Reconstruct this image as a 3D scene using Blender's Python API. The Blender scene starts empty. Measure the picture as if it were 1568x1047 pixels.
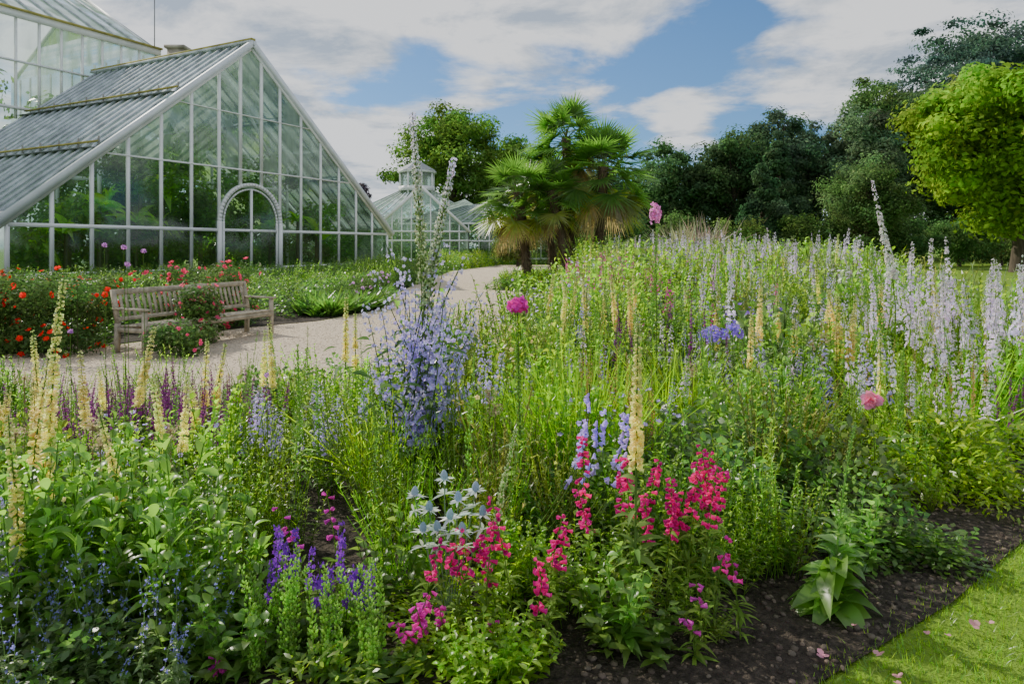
import bpy, math
import numpy as np
from mathutils import Vector
rng=np.random.default_rng(11)
sc=bpy.context.scene
# ------------------------------------------------------------------ helpers
class G:
    def __init__(s): s.v=[];s.f=[];s.c=[];s.n=0
    def add(s,v,f,c):
        v=np.asarray(v,float).reshape(-1,3); f=np.asarray(f,np.int64).reshape(-1,3); c=np.asarray(c,float)
        if c.ndim==1: c=np.tile(c,(len(v),1))
        s.v.append(v); s.f.append(f+s.n); s.c.append(c.reshape(-1,3)); s.n+=len(v)
    def arr(s): return np.concatenate(s.v),np.concatenate(s.f),np.concatenate(s.c)
def U(a,b,n=None): return rng.uniform(a,b,n)
def nz(v): return v/np.maximum(np.linalg.norm(v,axis=-1,keepdims=True),1e-9)
def B(x,n): return np.broadcast_to(np.asarray(x,float),(n,)).copy()
def CC(col,n,var=.2):
    c=np.broadcast_to(np.asarray(col,float),(n,3))
    return np.clip(c*(1+U(-var,var,(n,1)))*(1+U(-var*.4,var*.4,(n,3))),0,1)
def dirs(az,el):
    az,el=np.broadcast_arrays(az,el)
    return np.stack([np.cos(el)*np.cos(az),np.cos(el)*np.sin(az),np.sin(el)],-1)
def frame(d):
    a=np.where(np.abs(d[...,2:3])>.9,np.array([1.,0,0]),np.array([0,0,1.]))
    e1=nz(np.cross(d,a)); return e1,np.cross(d,e1)
def strip_faces(n,k,m):
    q=[]
    for i in range(k):
        for j in range(m-1):
            a=i*m+j; q+=[(a,a+1,a+m+1),(a,a+m+1,a+m)]
    q=np.array(q); per=(k+1)*m
    return (q[None]+(np.arange(n)*per)[:,None,None]).reshape(-1,3),per
def leaves(g,base,d,L,W,droop=.3,col=(.06,.12,.03),k=3,fold=False,prof='l',nrm=None,roll=.5,var=.2):
    base=np.asarray(base,float).reshape(-1,3); n=len(base)
    if n==0: return
    d=nz(np.broadcast_to(np.asarray(d,float),(n,3))); L=B(L,n);W=B(W,n);dr=B(droop,n)
    up=np.array([0,0,1.]) if nrm is None else nrm
    side=np.cross(d,np.broadcast_to(up,(n,3))); bad=np.linalg.norm(side,axis=1)<.05
    side[bad]=nz(rng.normal(0,1,(bad.sum(),3))*np.array([1,1,0])) if bad.any() else side[bad]
    side=nz(side); nn=np.cross(side,d)
    a=rng.normal(0,roll,n)[:,None]
    side,nn=side*np.cos(a)+nn*np.sin(a),nn*np.cos(a)-side*np.sin(a)
    t=np.linspace(0,1,k+1)
    cen=base[:,None]+d[:,None]*(L[:,None]*t)[...,None]
    cen[...,2]-=(dr*L)[:,None]*t**2
    w={'l':np.sin(np.pi*np.clip(t*.94+.05,0,1)**.8),'g':(1-t)**.55*.95+.05,'p':np.sin(np.pi*(.12+.7*t))}[prof]
    ww=(W[:,None]*w*.5)[...,None]
    if fold:
        v=np.stack([cen-side[:,None]*ww+nn[:,None]*ww*.45,cen,cen+side[:,None]*ww+nn[:,None]*ww*.45],2); m=3
    else:
        v=np.stack([cen-side[:,None]*ww,cen+side[:,None]*ww],2); m=2
    f,per=strip_faces(n,k,m)
    g.add(v,f,np.repeat(CC(col,n,var),per,0))
def cards(g,p,nrm,size,col,var=.2,asp=.6):
    n=len(p); e1,e2=frame(nz(nrm)); a=U(0,6.28,n)[:,None]
    x=e1*np.cos(a)+e2*np.sin(a); y=e2*np.cos(a)-e1*np.sin(a); s=B(size,n)[:,None]*U(.6,1.3,(n,1))*.5
    v=np.stack([p-x*s,p-y*s*asp+nrm*s*.15,p+x*s,p+y*s*asp+nrm*s*.15],1)
    f=(np.array([(0,1,2),(0,2,3)])[None]+(np.arange(n)*4)[:,None,None])
    g.add(v,f,np.repeat(CC(col,n,var),4,0))
def lathe(g,base,d,L,R,prof,col,sides=5,var=.12):
    base=np.asarray(base,float).reshape(-1,3); n=len(base)
    if n==0: return
    d=nz(np.broadcast_to(np.asarray(d,float),(n,3))); L=B(L,n);R=B(R,n); e1,e2=frame(d)
    th=np.arange(sides+1)*2*np.pi/sides
    ring=e1[:,None]*np.cos(th)[None,:,None]+e2[:,None]*np.sin(th)[None,:,None]
    st=[base[:,None]+d[:,None]*(L*t)[:,None,None]+ring*(R*r)[:,None,None] for t,r in prof]
    v=np.stack(st,1); f,per=strip_faces(n,len(prof)-1,sides+1)
    g.add(v,f,np.repeat(CC(col,n,var),per,0))
def tube(g,pts,r,col,sides=4):
    pts=np.asarray(pts,float); r=B(r,len(pts)); d=nz(np.gradient(pts,axis=0)); 
    ref=np.array([1.,.13,0]) if abs(d[:,2]).mean()>.5 else np.array([.1,.1,1.])
    e1=nz(np.cross(d,ref)); e2=np.cross(d,e1); th=np.arange(sides+1)*2*np.pi/sides
    v=pts[:,None]+(e1[:,None]*np.cos(th)[None,:,None]+e2[:,None]*np.sin(th)[None,:,None])*r[:,None,None]
    f,per=strip_faces(1,len(pts)-1,sides+1); g.add(v,f,col)
def petals(g,p,face,r,col,m=5,W=.8,var=.12,cup=.3):
    n=len(p); r=B(r,n); face=nz(face); e1,e2=frame(face); a0=U(0,6.28,n)
    for j in range(m):
        a=(a0+j*2*np.pi/m)[:,None]
        leaves(g,p,e1*np.cos(a)+e2*np.sin(a)+face*cup,r,r*W,0,col,k=2,prof='p',nrm=face,roll=.2,var=var)
def beam(g,p0,p1,w,h,col=(.8,.8,.8),up=(0,0,1)):
    p0=np.array(p0,float);p1=np.array(p1,float);d=nz(p1-p0);s=np.cross(d,up)
    s=nz(s) if np.linalg.norm(s)>.01 else np.array([1.,0,0]); u=np.cross(s,d)
    v=[p+s*w/2*i+u*h/2*j for p in(p0,p1) for i,j in((-1,-1),(1,-1),(1,1),(-1,1))]
    f=[]
    for a,b,c,e in((0,3,2,1),(4,5,6,7),(0,1,5,4),(1,2,6,5),(2,3,7,6),(3,0,4,7)): f+=[(a,b,c),(a,c,e)]
    g.add(v,f,np.array(col))
def quad(g,a,b,c,d,col): g.add([a,b,c,d],[(0,1,2),(0,2,3)],col)
def empty(name,loc=(0,0,0)):
    o=bpy.data.objects.new(name,None); o.location=loc; o.empty_display_size=.3; sc.collection.objects.link(o); return o
def mk(g,name,mat,parent=None,loc=(0,0,0),smooth=False):
    v,f,c=g.arr(); loc=np.array(loc,float); v=v-loc
    me=bpy.data.meshes.new(name); me.vertices.add(len(v)); me.vertices.foreach_set('co',v.astype(np.float32).ravel())
    me.loops.add(len(f)*3); me.loops.foreach_set('vertex_index',f.astype(np.int32).ravel())
    me.polygons.add(len(f)); me.polygons.foreach_set('loop_start',(np.arange(len(f))*3).astype(np.int32))
    if smooth: me.polygons.foreach_set('use_smooth',np.ones(len(f),bool))
    me.update(calc_edges=True)
    at=me.attributes.new('Col','FLOAT_COLOR','POINT')
    at.data.foreach_set('color',np.concatenate([c,np.ones((len(c),1))],1).astype(np.float32).ravel())
    me.materials.append(mat); o=bpy.data.objects.new(name,me); sc.collection.objects.link(o)
    if parent: o.parent=parent
    else: o.location=tuple(loc)
    return o
def scatter(g,T,P,S,tilt=.06,cv=.22,zs=None):
    P=np.asarray(P,float); n=len(P); S=B(S,n); Z=S if zs is None else B(zs,n); w=rng.integers(0,len(T),n)
    for i,(v,f,c) in enumerate(T):
        ix=np.where(w==i)[0]; m=len(ix)
        if m==0: continue
        a=U(0,6.28,m)[:,None]; x=v[:,0][None]*np.cos(a)-v[:,1][None]*np.sin(a); y=v[:,0][None]*np.sin(a)+v[:,1][None]*np.cos(a)
        z=v[:,2][None]*Z[ix][:,None]; tx=rng.normal(0,tilt,(m,1)); ty=rng.normal(0,tilt,(m,1))
        X=x*S[ix][:,None]+z*tx+P[ix,0][:,None]; Y=y*S[ix][:,None]+z*ty+P[ix,1][:,None]; Zz=z+P[ix,2][:,None]
        F=(f[None]+(np.arange(m)*len(v))[:,None,None]); C=np.clip(c[None]*U(1-cv,1+cv,(m,1,1))*U(1-cv*.35,1+cv*.35,(m,1,3)),0,1)
        g.add(np.stack([X,Y,Zz],-1),F,C.reshape(-1,3))
def pip(P,poly):
    x,y=P[:,0],P[:,1]; ins=np.zeros(len(P),bool); n=len(poly); j=n-1
    for i in range(n):
        xi,yi=poly[i];xj,yj=poly[j]
        ins^=((yi>y)!=(yj>y))&(x<(xj-xi)*(y-yi)/(yj-yi+1e-12)+xi); j=i
    return ins
# ------------------------------------------------------------------ materials
def newmat(name):
    m=bpy.data.materials.new(name); m.use_nodes=True; nt=m.node_tree; nt.nodes.clear(); return m,nt,nt.nodes,nt.links
def colmat(name,rough=.5,spec=.4,trans=0.,nscale=8.,namt=.3,bump=0.,bscale=40.,sat=1.1,val=1.7,stretch=None,diffuse=False,gain=1.):
    m,nt,N,L=newmat(name); at=N.new('ShaderNodeAttribute'); at.attribute_name='Col'
    tc=N.new('ShaderNodeTexCoord'); no=N.new('ShaderNodeTexNoise'); no.inputs['Scale'].default_value=nscale; no.inputs['Detail'].default_value=4 if not diffuse else 2
    src=tc.outputs['Object']
    if stretch:
        mp=N.new('ShaderNodeMapping'); mp.inputs['Scale'].default_value=stretch; L.new(src,mp.inputs['Vector']); src=mp.outputs[0]
    L.new(src,no.inputs['Vector'])
    mr=N.new('ShaderNodeMapRange'); mr.inputs['From Min'].default_value=.3; mr.inputs['From Max'].default_value=.7
    mr.inputs['To Min'].default_value=gain*(1-namt); mr.inputs['To Max'].default_value=gain*(1+namt); L.new(no.outputs['Fac'],mr.inputs['Value'])
    mu=N.new('ShaderNodeVectorMath'); mu.operation='SCALE'; L.new(at.outputs['Color'],mu.inputs[0]); L.new(mr.outputs[0],mu.inputs['Scale'])
    if diffuse: p=N.new('ShaderNodeBsdfDiffuse'); L.new(mu.outputs[0],p.inputs['Color'])
    else:
        p=N.new('ShaderNodeBsdfPrincipled'); p.inputs['Roughness'].default_value=rough; p.inputs['Specular IOR Level'].default_value=spec
        L.new(mu.outputs[0],p.inputs['Base Color'])
    out=N.new('ShaderNodeOutputMaterial')
    if bump>0:
        n2=N.new('ShaderNodeTexNoise'); n2.inputs['Scale'].default_value=bscale; n2.inputs['Detail'].default_value=6; L.new(src,n2.inputs['Vector'])
        b=N.new('ShaderNodeBump'); b.inputs['Strength'].default_value=bump; b.inputs['Distance'].default_value=.02
        L.new(n2.outputs['Fac'],b.inputs['Height']); L.new(b.outputs[0],p.inputs['Normal'])
    if trans>0:
        h=N.new('ShaderNodeHueSaturation'); h.inputs['Saturation'].default_value=sat; h.inputs['Value'].default_value=val; L.new(mu.outputs[0],h.inputs['Color'])
        tr=N.new('ShaderNodeBsdfTranslucent'); L.new(h.outputs[0],tr.inputs['Color']); mx=N.new('ShaderNodeMixShader'); mx.inputs[0].default_value=trans
        L.new(p.outputs[0],mx.inputs[1]); L.new(tr.outputs[0],mx.inputs[2]); L.new(mx.outputs[0],out.inputs[0])
    else: L.new(p.outputs[0],out.inputs[0])
    return m
LEAF=colmat('leaf',.34,.75,.50,6,.2,sat=1.1,val=2.6,gain=1.14)
PETAL=colmat('petal',.6,.15,.44,6,.12,sat=1.0,val=1.4,gain=1.12)
TREE=colmat('tree_leaf',.55,.25,.40,.25,.3,sat=1.05,val=2.1,diffuse=True,gain=1.35)
BARK=colmat('bark',.9,.1,0,6,.35,.8,25,stretch=(1,1,.25))
PAINT=colmat('white_paint',.45,.4,0,1.2,.10)
STONE=colmat('stone',.85,.2,0,3,.25,.5,30)
WOOD=colmat('weathered_teak',.8,.2,0,9,.35,.5,60,stretch=(1,1,1))
ROOFM=colmat('lead_and_lichen',.7,.3,0,1.5,.35)
def glassmat():
    m,nt,N,L=newmat('greenhouse_glass'); at=N.new('ShaderNodeAttribute'); at.attribute_name='Col'
    sp=N.new('ShaderNodeSeparateColor'); L.new(at.outputs['Color'],sp.inputs[0])
    tr=N.new('ShaderNodeBsdfTransparent'); tr.inputs[0].default_value=(.82,.91,.85,1)
    gl=N.new('ShaderNodeBsdfGlossy'); gl.inputs['Roughness'].default_value=.05; gl.inputs[0].default_value=(.9,.95,.95,1)
    fr=N.new('ShaderNodeFresnel'); fr.inputs[0].default_value=1.6; m1=N.new('ShaderNodeMixShader')
    L.new(fr.outputs[0],m1.inputs[0]); L.new(tr.outputs[0],m1.inputs[1]); L.new(gl.outputs[0],m1.inputs[2])
    df=N.new('ShaderNodeBsdfDiffuse'); df.inputs[0].default_value=(.46,.56,.50,1); tl=N.new('ShaderNodeBsdfTranslucent'); tl.inputs[0].default_value=(.55,.70,.61,1)
    m2=N.new('ShaderNodeMixShader'); m2.inputs[0].default_value=.5; L.new(df.outputs[0],m2.inputs[1]); L.new(tl.outputs[0],m2.inputs[2])
    tc=N.new('ShaderNodeTexCoord'); mp=N.new('ShaderNodeMapping'); mp.inputs['Scale'].default_value=(1,1,.35); no=N.new('ShaderNodeTexNoise'); no.inputs['Scale'].default_value=.9; no.inputs['Detail'].default_value=6
    L.new(tc.outputs['Object'],mp.inputs[0]); L.new(mp.outputs[0],no.inputs['Vector']); mr=N.new('ShaderNodeMapRange'); mr.inputs['From Min'].default_value=.35; mr.inputs['From Max'].default_value=.65; mr.inputs['To Min'].default_value=.25; mr.inputs['To Max'].default_value=1.7
    L.new(no.outputs['Fac'],mr.inputs['Value']); mm=N.new('ShaderNodeMath'); mm.operation='MULTIPLY'; mm.use_clamp=True
    L.new(sp.outputs[0],mm.inputs[0]); L.new(mr.outputs[0],mm.inputs[1])
    m3=N.new('ShaderNodeMixShader'); L.new(mm.outputs[0],m3.inputs[0]); L.new(m1.outputs[0],m3.inputs[1]); L.new(m2.outputs[0],m3.inputs[2])
    o=N.new('ShaderNodeOutputMaterial'); L.new(m3.outputs[0],o.inputs[0]); return m
GLASS=glassmat()
def groundmat(name,c1,c2,c3,s1,s2,bump,bs,rough=.9):
    m,nt,N,L=newmat(name); tc=N.new('ShaderNodeTexCoord')
    def noi(s,d=6):
        n=N.new('ShaderNodeTexNoise'); n.inputs['Scale'].default_value=s; n.inputs['Detail'].default_value=d; L.new(tc.outputs['Object'],n.inputs['Vector']); return n
    n1,n2,n3=noi(s1),noi(s2),noi(bs,3)
    r=N.new('ShaderNodeValToRGB'); r.color_ramp.elements[0].position=.35; r.color_ramp.elements[1].position=.65
    r.color_ramp.elements[0].color=(*c1,1); r.color_ramp.elements[1].color=(*c2,1); L.new(n2.outputs['Fac'],r.inputs[0])
    mx=N.new('ShaderNodeMix'); mx.data_type='RGBA'; mr=N.new('ShaderNodeMapRange'); mr.inputs['From Min'].default_value=.4; mr.inputs['From Max'].default_value=.65; mr.inputs['To Max'].default_value=.7
    L.new(n1.outputs['Fac'],mr.inputs['Value']); L.new(mr.outputs[0],mx.inputs['Factor']); L.new(r.outputs[0],mx.inputs['A']); mx.inputs['B'].default_value=(*c3,1)
    p=N.new('ShaderNodeBsdfPrincipled'); p.inputs['Roughness'].default_value=rough; p.inputs['Specular IOR Level'].default_value=.15; L.new(mx.outputs['Result'],p.inputs['Base Color'])
    b=N.new('ShaderNodeBump'); b.inputs['Strength'].default_value=bump; b.inputs['Distance'].default_value=.03; L.new(n3.outputs['Fac'],b.inputs['Height']); L.new(b.outputs[0],p.inputs['Normal'])
    o=N.new('ShaderNodeOutputMaterial'); L.new(p.outputs[0],o.inputs[0]); return m
GRASSM=groundmat('lawn_grass',(.11,.20,.02),(.20,.32,.035),(.15,.25,.03),.35,30,.8,60)
GRAVEL=groundmat('gravel',(.40,.31,.22),(.82,.70,.53),(.58,.48,.36),.6,38,.9,60)
SOIL=groundmat('soil',(.024,.020,.016),(.085,.068,.052),(.04,.032,.025),2,28,1,45)
# ------------------------------------------------------------------ world
az,el=math.radians(-48),math.radians(38)
w=bpy.data.worlds.new('World'); sc.world=w; w.use_nodes=True; nt=w.node_tree; N=nt.nodes; L=nt.links; N.clear()
sky=N.new('ShaderNodeTexSky'); sky.sky_type='NISHITA'; sky.sun_disc=False; sky.sun_elevation=el; sky.sun_rotation=az; sky.ozone_density=3.; sky.dust_density=.4; sky.air_density=1.0
tint=N.new('ShaderNodeMix'); tint.data_type='RGBA'; tint.blend_type='MULTIPLY'; tint.inputs['Factor'].default_value=1; tint.inputs['B'].default_value=(.50,.76,1.0,1); L.new(sky.outputs[0],tint.inputs['A'])
bg=N.new('ShaderNodeBackground'); bg.inputs[1].default_value=.14; L.new(tint.outputs['Result'],bg.inputs[0])
tc=N.new('ShaderNodeTexCoord'); sp=N.new('ShaderNodeSeparateXYZ'); L.new(tc.outputs['Generated'],sp.inputs[0])
def M(op,a,b=None,c=None,clamp=False):
    n=N.new('ShaderNodeMath'); n.operation=op; n.use_clamp=clamp
    for i,q in enumerate((a,b,c)):
        if q is None: continue
        if isinstance(q,(int,float)): n.inputs[i].default_value=q
        else: L.new(q,n.inputs[i])
    return n.outputs[0]
den=M('ADD',M('MAXIMUM',sp.outputs[2],0.),.14)
cb=N.new('ShaderNodeCombineXYZ'); L.new(M('DIVIDE',sp.outputs[0],den),cb.inputs[0]); L.new(M('DIVIDE',sp.outputs[1],den),cb.inputs[1])
def noise(s,d,off,r=.55,dist=.0):
    mp=N.new('ShaderNodeMapping'); mp.inputs['Location'].default_value=off; L.new(cb.outputs[0],mp.inputs[0])
    n=N.new('ShaderNodeTexNoise'); n.inputs['Scale'].default_value=s; n.inputs['Detail'].default_value=d; n.inputs['Roughness'].default_value=r; n.inputs['Distortion'].default_value=dist; L.new(mp.outputs[0],n.inputs['Vector']); return n.outputs['Fac']
def spot(v,rad,amt):
    v=Vector(v).normalized(); d=N.new('ShaderNodeVectorMath'); d.operation='DISTANCE'; L.new(tc.outputs['Generated'],d.inputs[0]); d.inputs[1].default_value=v
    mr=N.new('ShaderNodeMapRange'); mr.interpolation_type='SMOOTHSTEP'; mr.inputs['From Min'].default_value=0; mr.inputs['From Max'].default_value=rad; mr.inputs['To Min'].default_value=amt; mr.inputs['To Max'].default_value=0
    L.new(d.outputs['Value'],mr.inputs['Value']); return mr.outputs[0]
cov=M('ADD',noise(1.25,10,(3.1,1.7,0),.6,.25),.085)
for s in (((.2,1,.215),.20,-.24),((.40,1,.18),.20,-.17),((.02,1,.20),.13,-.17),((-.13,1,.27),.10,-.14),((-.22,1,.20),.08,-.08),((-.4,1,.3),.3,.10),((.5,1,.36),.22,.14),((.12,1,.37),.20,.20),((-.05,1,.35),.14,.08),((.25,1,.175),.09,.24),((-.2,1,.14),.10,.14),((.33,1,.33),.06,-.16)):
    cov=M('ADD',cov,spot(*s))
mr=N.new('ShaderNodeMapRange'); mr.interpolation_type='SMOOTHSTEP'; mr.inputs['From Min'].default_value=.45; mr.inputs['From Max'].default_value=.61; L.new(cov,mr.inputs['Value'])
shade=noise(2.3,9,(7,2.2,0),.62,.3)
cr=N.new('ShaderNodeValToRGB'); e=cr.color_ramp.elements; e[0].position=.38; e[0].color=(.42,.50,.61,1); e[1].position=.53; e[1].color=(.95,.96,.97,1); L.new(shade,cr.inputs[0])
bc=N.new('ShaderNodeBackground'); L.new(cr.outputs[0],bc.inputs[0]); bc.inputs[1].default_value=1.2
mx=N.new('ShaderNodeMixShader'); L.new(M('MULTIPLY',mr.outputs[0],.95),mx.inputs[0]); L.new(bg.outputs[0],mx.inputs[1]); L.new(bc.outputs[0],mx.inputs[2])
wo=N.new('ShaderNodeOutputWorld'); L.new(mx.outputs[0],wo.inputs[0])
sd=Vector((math.sin(az)*math.cos(el),math.cos(az)*math.cos(el),math.sin(el)))
sl=bpy.data.lights.new('sun','SUN'); sl.energy=5; sl.angle=math.radians(.5); sl.color=(1,.94,.80)
so=bpy.data.objects.new('sun',sl); so.rotation_euler=sd.to_track_quat('Z','Y').to_euler(); so.location=(20,10,30); sc.collection.objects.link(so)
# ------------------------------------------------------------------ camera
cam=bpy.data.cameras.new('camera'); cam.sensor_width=36; cam.lens=24; cam.shift_y=-145/1568; cam.clip_start=.05; cam.clip_end=2000
co=bpy.data.objects.new('camera',cam); co.location=(0,0,1.62); co.rotation_euler=(math.radians(90),0,0); sc.collection.objects.link(co); sc.camera=co
# ------------------------------------------------------------------ ground
def sheet(name,poly,z,mat):
    me=bpy.data.meshes.new(name); me.from_pydata([(x,y,z) for x,y in poly],[],[list(range(len(poly)))]); me.update(); me.materials.append(mat)
    o=bpy.data.objects.new(name,me); sc.collection.objects.link(o); return o
PATH=[(-16,4.5),(-2,5.5),(3,12),(3.4,22),(5.5,45),(14,60),(-1,62),(-4,46),(-4.3,32),(-4.0,24),(-3.4,17.8),(-4.2,15),(-5.4,13.6),(-6.9,10.6),(-9.5,9.3),(-16,8.8)]
sheet('lawn_ground',[(-600,-300),(600,-300),(600,900),(-600,900)],0,GRASSM)
sheet('gravel_path',PATH,.004,GRAVEL)
BED=[(-16,.8),(.9,.8),(1.0,2.3),(1.10,2.5),(2.0,3.1),(2.81,3.75),(4.4,4.9),(5.7,6.4),(6.4,8.3),(7.1,11),(8.2,14),(9.7,18),(11.3,24),(12,30),(13,38),(3.6,38),(2.7,26),(2.1,20),(1.1,14.2),(.3,11),(-.7,8.4),(-1.9,6.9),(-4,6.2),(-8,5.9),(-16,5.8)]
sheet('flower_bed_soil',BED,.012,SOIL)
sheet('island_bed_soil',[(-.6,26),(1.0,24),(2.2,24),(4.5,27),(5,33),(1.5,34),(-.4,30)],.012,SOIL)
sheet('border_soil',[(-4.05,24),(-3.45,17.8),(-4.25,15),(-5.45,13.6),(-6.95,10.7),(-9.6,9.4),(-20,8.9),(-22,24),(-19.4,26.1),(-14,36.5),(-8.7,46.5),(-4.4,46),(-4.35,32)],.010,SOIL)
# ------------------------------------------------------------------ greenhouse
Rp=np.array([-14.0,36.6]); uu=np.array([.461,.888]); nn_=np.array([-.888,.461])
def W(a,s,z): p=Rp+uu*a+nn_*s; return np.array([p[0],p[1],z])
WH=(.86,.87,.86)
def zr(a): return 12.5-.822*abs(a)
gh=empty('victorian_greenhouse',(Rp[0],Rp[1],0)); GL=(Rp[0],Rp[1],0)
fr=G(); UP=tuple(nn_)+(0,)
mull=[0.7]+[2.03+1.61*k for k in range(7)]; mull[-1]=11.7
ms=sorted([-m for m in mull]+mull)
for a in ms:
    z0=.45 if abs(a)>1 else 4.93
    beam(fr,W(a,0,z0),W(a,0,max(zr(a),z0+.1)),.10,.15 if abs(a)>1 else .18,WH,up=tuple(uu)+(0,))
for z,h in ((.5,.16),(2.5,.16),(5.7,.08),(8.6,.05)):
    am=min(11.7,(12.5-z)/.822)
    if z<4.9: beam(fr,W(-am,-.005,z),W(-2.03,-.005,z),.1,h,WH); beam(fr,W(2.03,-.005,z),W(am,-.005,z),.1,h,WH)
    else: beam(fr,W(-am,-.005,z),W(am,-.005,z),.1,h,WH)
for s_ in(-1,1):
    beam(fr,W(s_*12.2,-.12,zr(12.2)+.02),W(0,-.12,12.52),.20,.30,(.72,.76,.79))
    beam(fr,W(s_*12.2,-.03,zr(12.2)-.25),W(0,-.03,12.25),.10,.16,WH)
    beam(fr,W(s_*11.75,-.05,2.9),W(s_*11.75,14,2.9),.2,.2,WH)
    for s in (3.5,7,10.5):
        beam(fr,W(s_*11.6,s,2.8),W(0,s,12.3),.12,.25,WH); beam(fr,W(s_*6,s,.1),W(s_*6,s,7.4),.14,.14,WH); beam(fr,W(s_*6,s,5.2),W(s_*2.5,s,10.3),.1,.14,WH)
for s in (3.5,7): beam(fr,W(-6,s,5.2),W(6,s,5.2),.1,.2,WH)
th=np.linspace(0,np.pi,33)
for i in range(32):
    for r_,w_ in ((2.03,.18),(1.78,.08)):
        beam(fr,W(r_*np.cos(th[i]-.01),-.03,2.92+r_*np.sin(th[i]-.01)),W(r_*np.cos(th[i+1]+.01),-.03,2.92+r_*np.sin(th[i+1]+.01)),w_,w_,WH,up=UP)
for a in(-2.03,2.03): beam(fr,W(a,-.03,0.02),W(a,-.03,2.95),.20,.20,WH,up=UP)
for a in(-1.78,1.78): beam(fr,W(a,-.03,0.1),W(a,-.03,2.95),.09,.09,WH,up=UP)
beam(fr,W(0,-.03,.1),W(0,-.03,4.7),.11,.11,WH,up=UP); beam(fr,W(-1.74,-.04,2.5),W(1.74,-.04,2.5),.1,.14,WH); beam(fr,W(-1.9,-.04,.3),W(1.9,-.04,.3),.1,.35,WH)
mk(fr,'white_frame',PAINT,gh,GL)
pl=G()
for a0,a1 in((-11.8,-2.16),(2.16,11.8)): beam(pl,W(a0,.05,.2),W(a1,.05,.2),.32,.44,(.42,.37,.30))
beam(pl,W(-11.7,.0,.2),W(-11.7,14,.2),.3,.44,(.42,.37,.30)); beam(pl,W(11.7,.0,.2),W(11.7,14,.2),.3,.44,(.42,.37,.30))
mk(pl,'stone_plinth',STONE,gh,GL)
gg=G()
bands=[.5,2.5,5.7,8.6,12.6]
cols=sorted(ms+[0.0])
for i in range(len(cols)-1):
    a0,a1=cols[i],cols[i+1]
    for b in range(4):
        z0,z1=bands[b],bands[b+1]
        if b==0 and abs(a0+a1)/2<2: z0=.45
        t0,t1=min(z1,zr(a0)),min(z1,zr(a1))
        if t0<=z0 and t1<=z0: continue
        j=U(-.012,.012,4); milk=(.03,.08,.32,.45)[b]*U(.4,1.5)  # upper panes milkier: condensation plus greyish-green sky reflection put into the colour
        quad(gg,W(a0,.02+j[0],z0),W(a1,.02+j[1],z0),W(a1,.02+j[2],max(t1,z0)),W(a0,.02+j[3],max(t0,z0)),(milk,0,0))
ss=np.arange(0,14.01,.75)
for sg in(-1,1):
    for i in range(len(ss)-1):
        for a0,a1 in((0,3.9),(3.9,7.8),(7.8,11.9)):
            j=U(-.02,.02,4); quad(gg,W(sg*a0,ss[i],zr(a0)+j[0]),W(sg*a1,ss[i],zr(a1)+j[1]),W(sg*a1,ss[i+1],zr(a1)+j[2]),W(sg*a0,ss[i+1],zr(a0)+j[3]),(U(.2,.5),0,0))
    quad(gg,W(sg*11.7,0,.45),W(sg*11.7,14,.45),W(sg*11.7,14,2.85),W(sg*11.7,0,2.85),(.2,0,0))
mk(gg,'glass_panes',GLASS,gh,GL)
rb=G(); GREY=(.52,.56,.60); LI=(.42,.37,.10)
for sg in(-1,1):
    for s in ss: beam(rb,W(sg*.05,s,zr(.05)+.05),W(sg*12.1,s,zr(12.1)+.05),.055,.10,GREY)
    for a in (3.9,7.8): 
        beam(rb,W(sg*a,.6,zr(a)+.20),W(sg*a,14,zr(a)+.20),.12,.07,LI); beam(rb,W(sg*(a+.25),.6,zr(a+.25)+.10),W(sg*(a+.25),14,zr(a+.25)+.10),.35,.03,(.2,.22,.22),up=(0,0,1))
        for s in np.arange(.6,14,1.5): beam(rb,W(sg*a,s,zr(a)),W(sg*a,s,zr(a)+.42),.06,.06,(.3,.3,.28),up=(1,0,0))
beam(rb,W(0,-.2,12.72),W(0,14,12.72),.28,.12,LI); beam(rb,W(0,-.2,12.6),W(0,14,12.6),.4,.1,GREY)
mk(rb,'roof_bars',ROOFM,gh,GL)
th_=empty('tall_palm_house',(Rp[0]+nn_[0]*18,Rp[1]+nn_[1]*18,0)); TL=tuple(th_.location)
f2=G(); g2=G(); r2=G()
A0,A1=-30,4.4; S0,S1=14.1,32
for a in np.arange(A1,A0,-1.25):
    beam(f2,W(a,S0,9),W(a,S0,15),.12,.12,WH,up=UP)
    quad(g2,W(a,S0+.05,.4),W(a-1.25,S0+.05,.4),W(a-1.25,S0+.05,15),W(a,S0+.05,15),(U(.15,.4),0,0))
    zt=20.5; beam(r2,W(a,S0-.2,15.1),W(a,(S0+S1)/2,zt),.07,.12,GREY)
    quad(g2,W(a,S0-.2,15.05),W(a-1.25,S0-.2,15.05),W(a-1.25,(S0+S1)/2,zt-.05),W(a,(S0+S1)/2,zt-.05),(U(.4,.7),0,0))
for s in np.arange(S0,S1,1.4):
    beam(f2,W(A1,s,.4),W(A1,s,15),.12,.12,WH); quad(g2,W(A1,s,.4),W(A1,s+1.4,.4),W(A1,s+1.4,15),W(A1,s,15),(.3,0,0))
quad(g2,W(A1,S0,15),W(A1,S1,15),W(A1,(S0+S1)/2,20.4),W(A1,(S0+S1)/2,20.4),(.6,0,0))
for z,h in((15.0,.4),(9.6,.15),(12.3,.1)): beam(f2,W(A1+.2,S0-.1,z),W(A0,S0-.1,z),.25,h,WH)
beam(f2,W(A1,S0,15),W(A1,(S0+S1)/2,20.5),.2,.3,WH); beam(f2,W(A1,S1,15),W(A1,(S0+S1)/2,20.5),.2,.3,WH); beam(r2,W(A1,(S0+S1)/2,20.6),W(A0,(S0+S1)/2,20.6),.4,.2,LI)
beam(r2,W(A1+.25,S0-.25,15.25),W(A0,S0-.25,15.25),.2,.12,LI)
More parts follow.
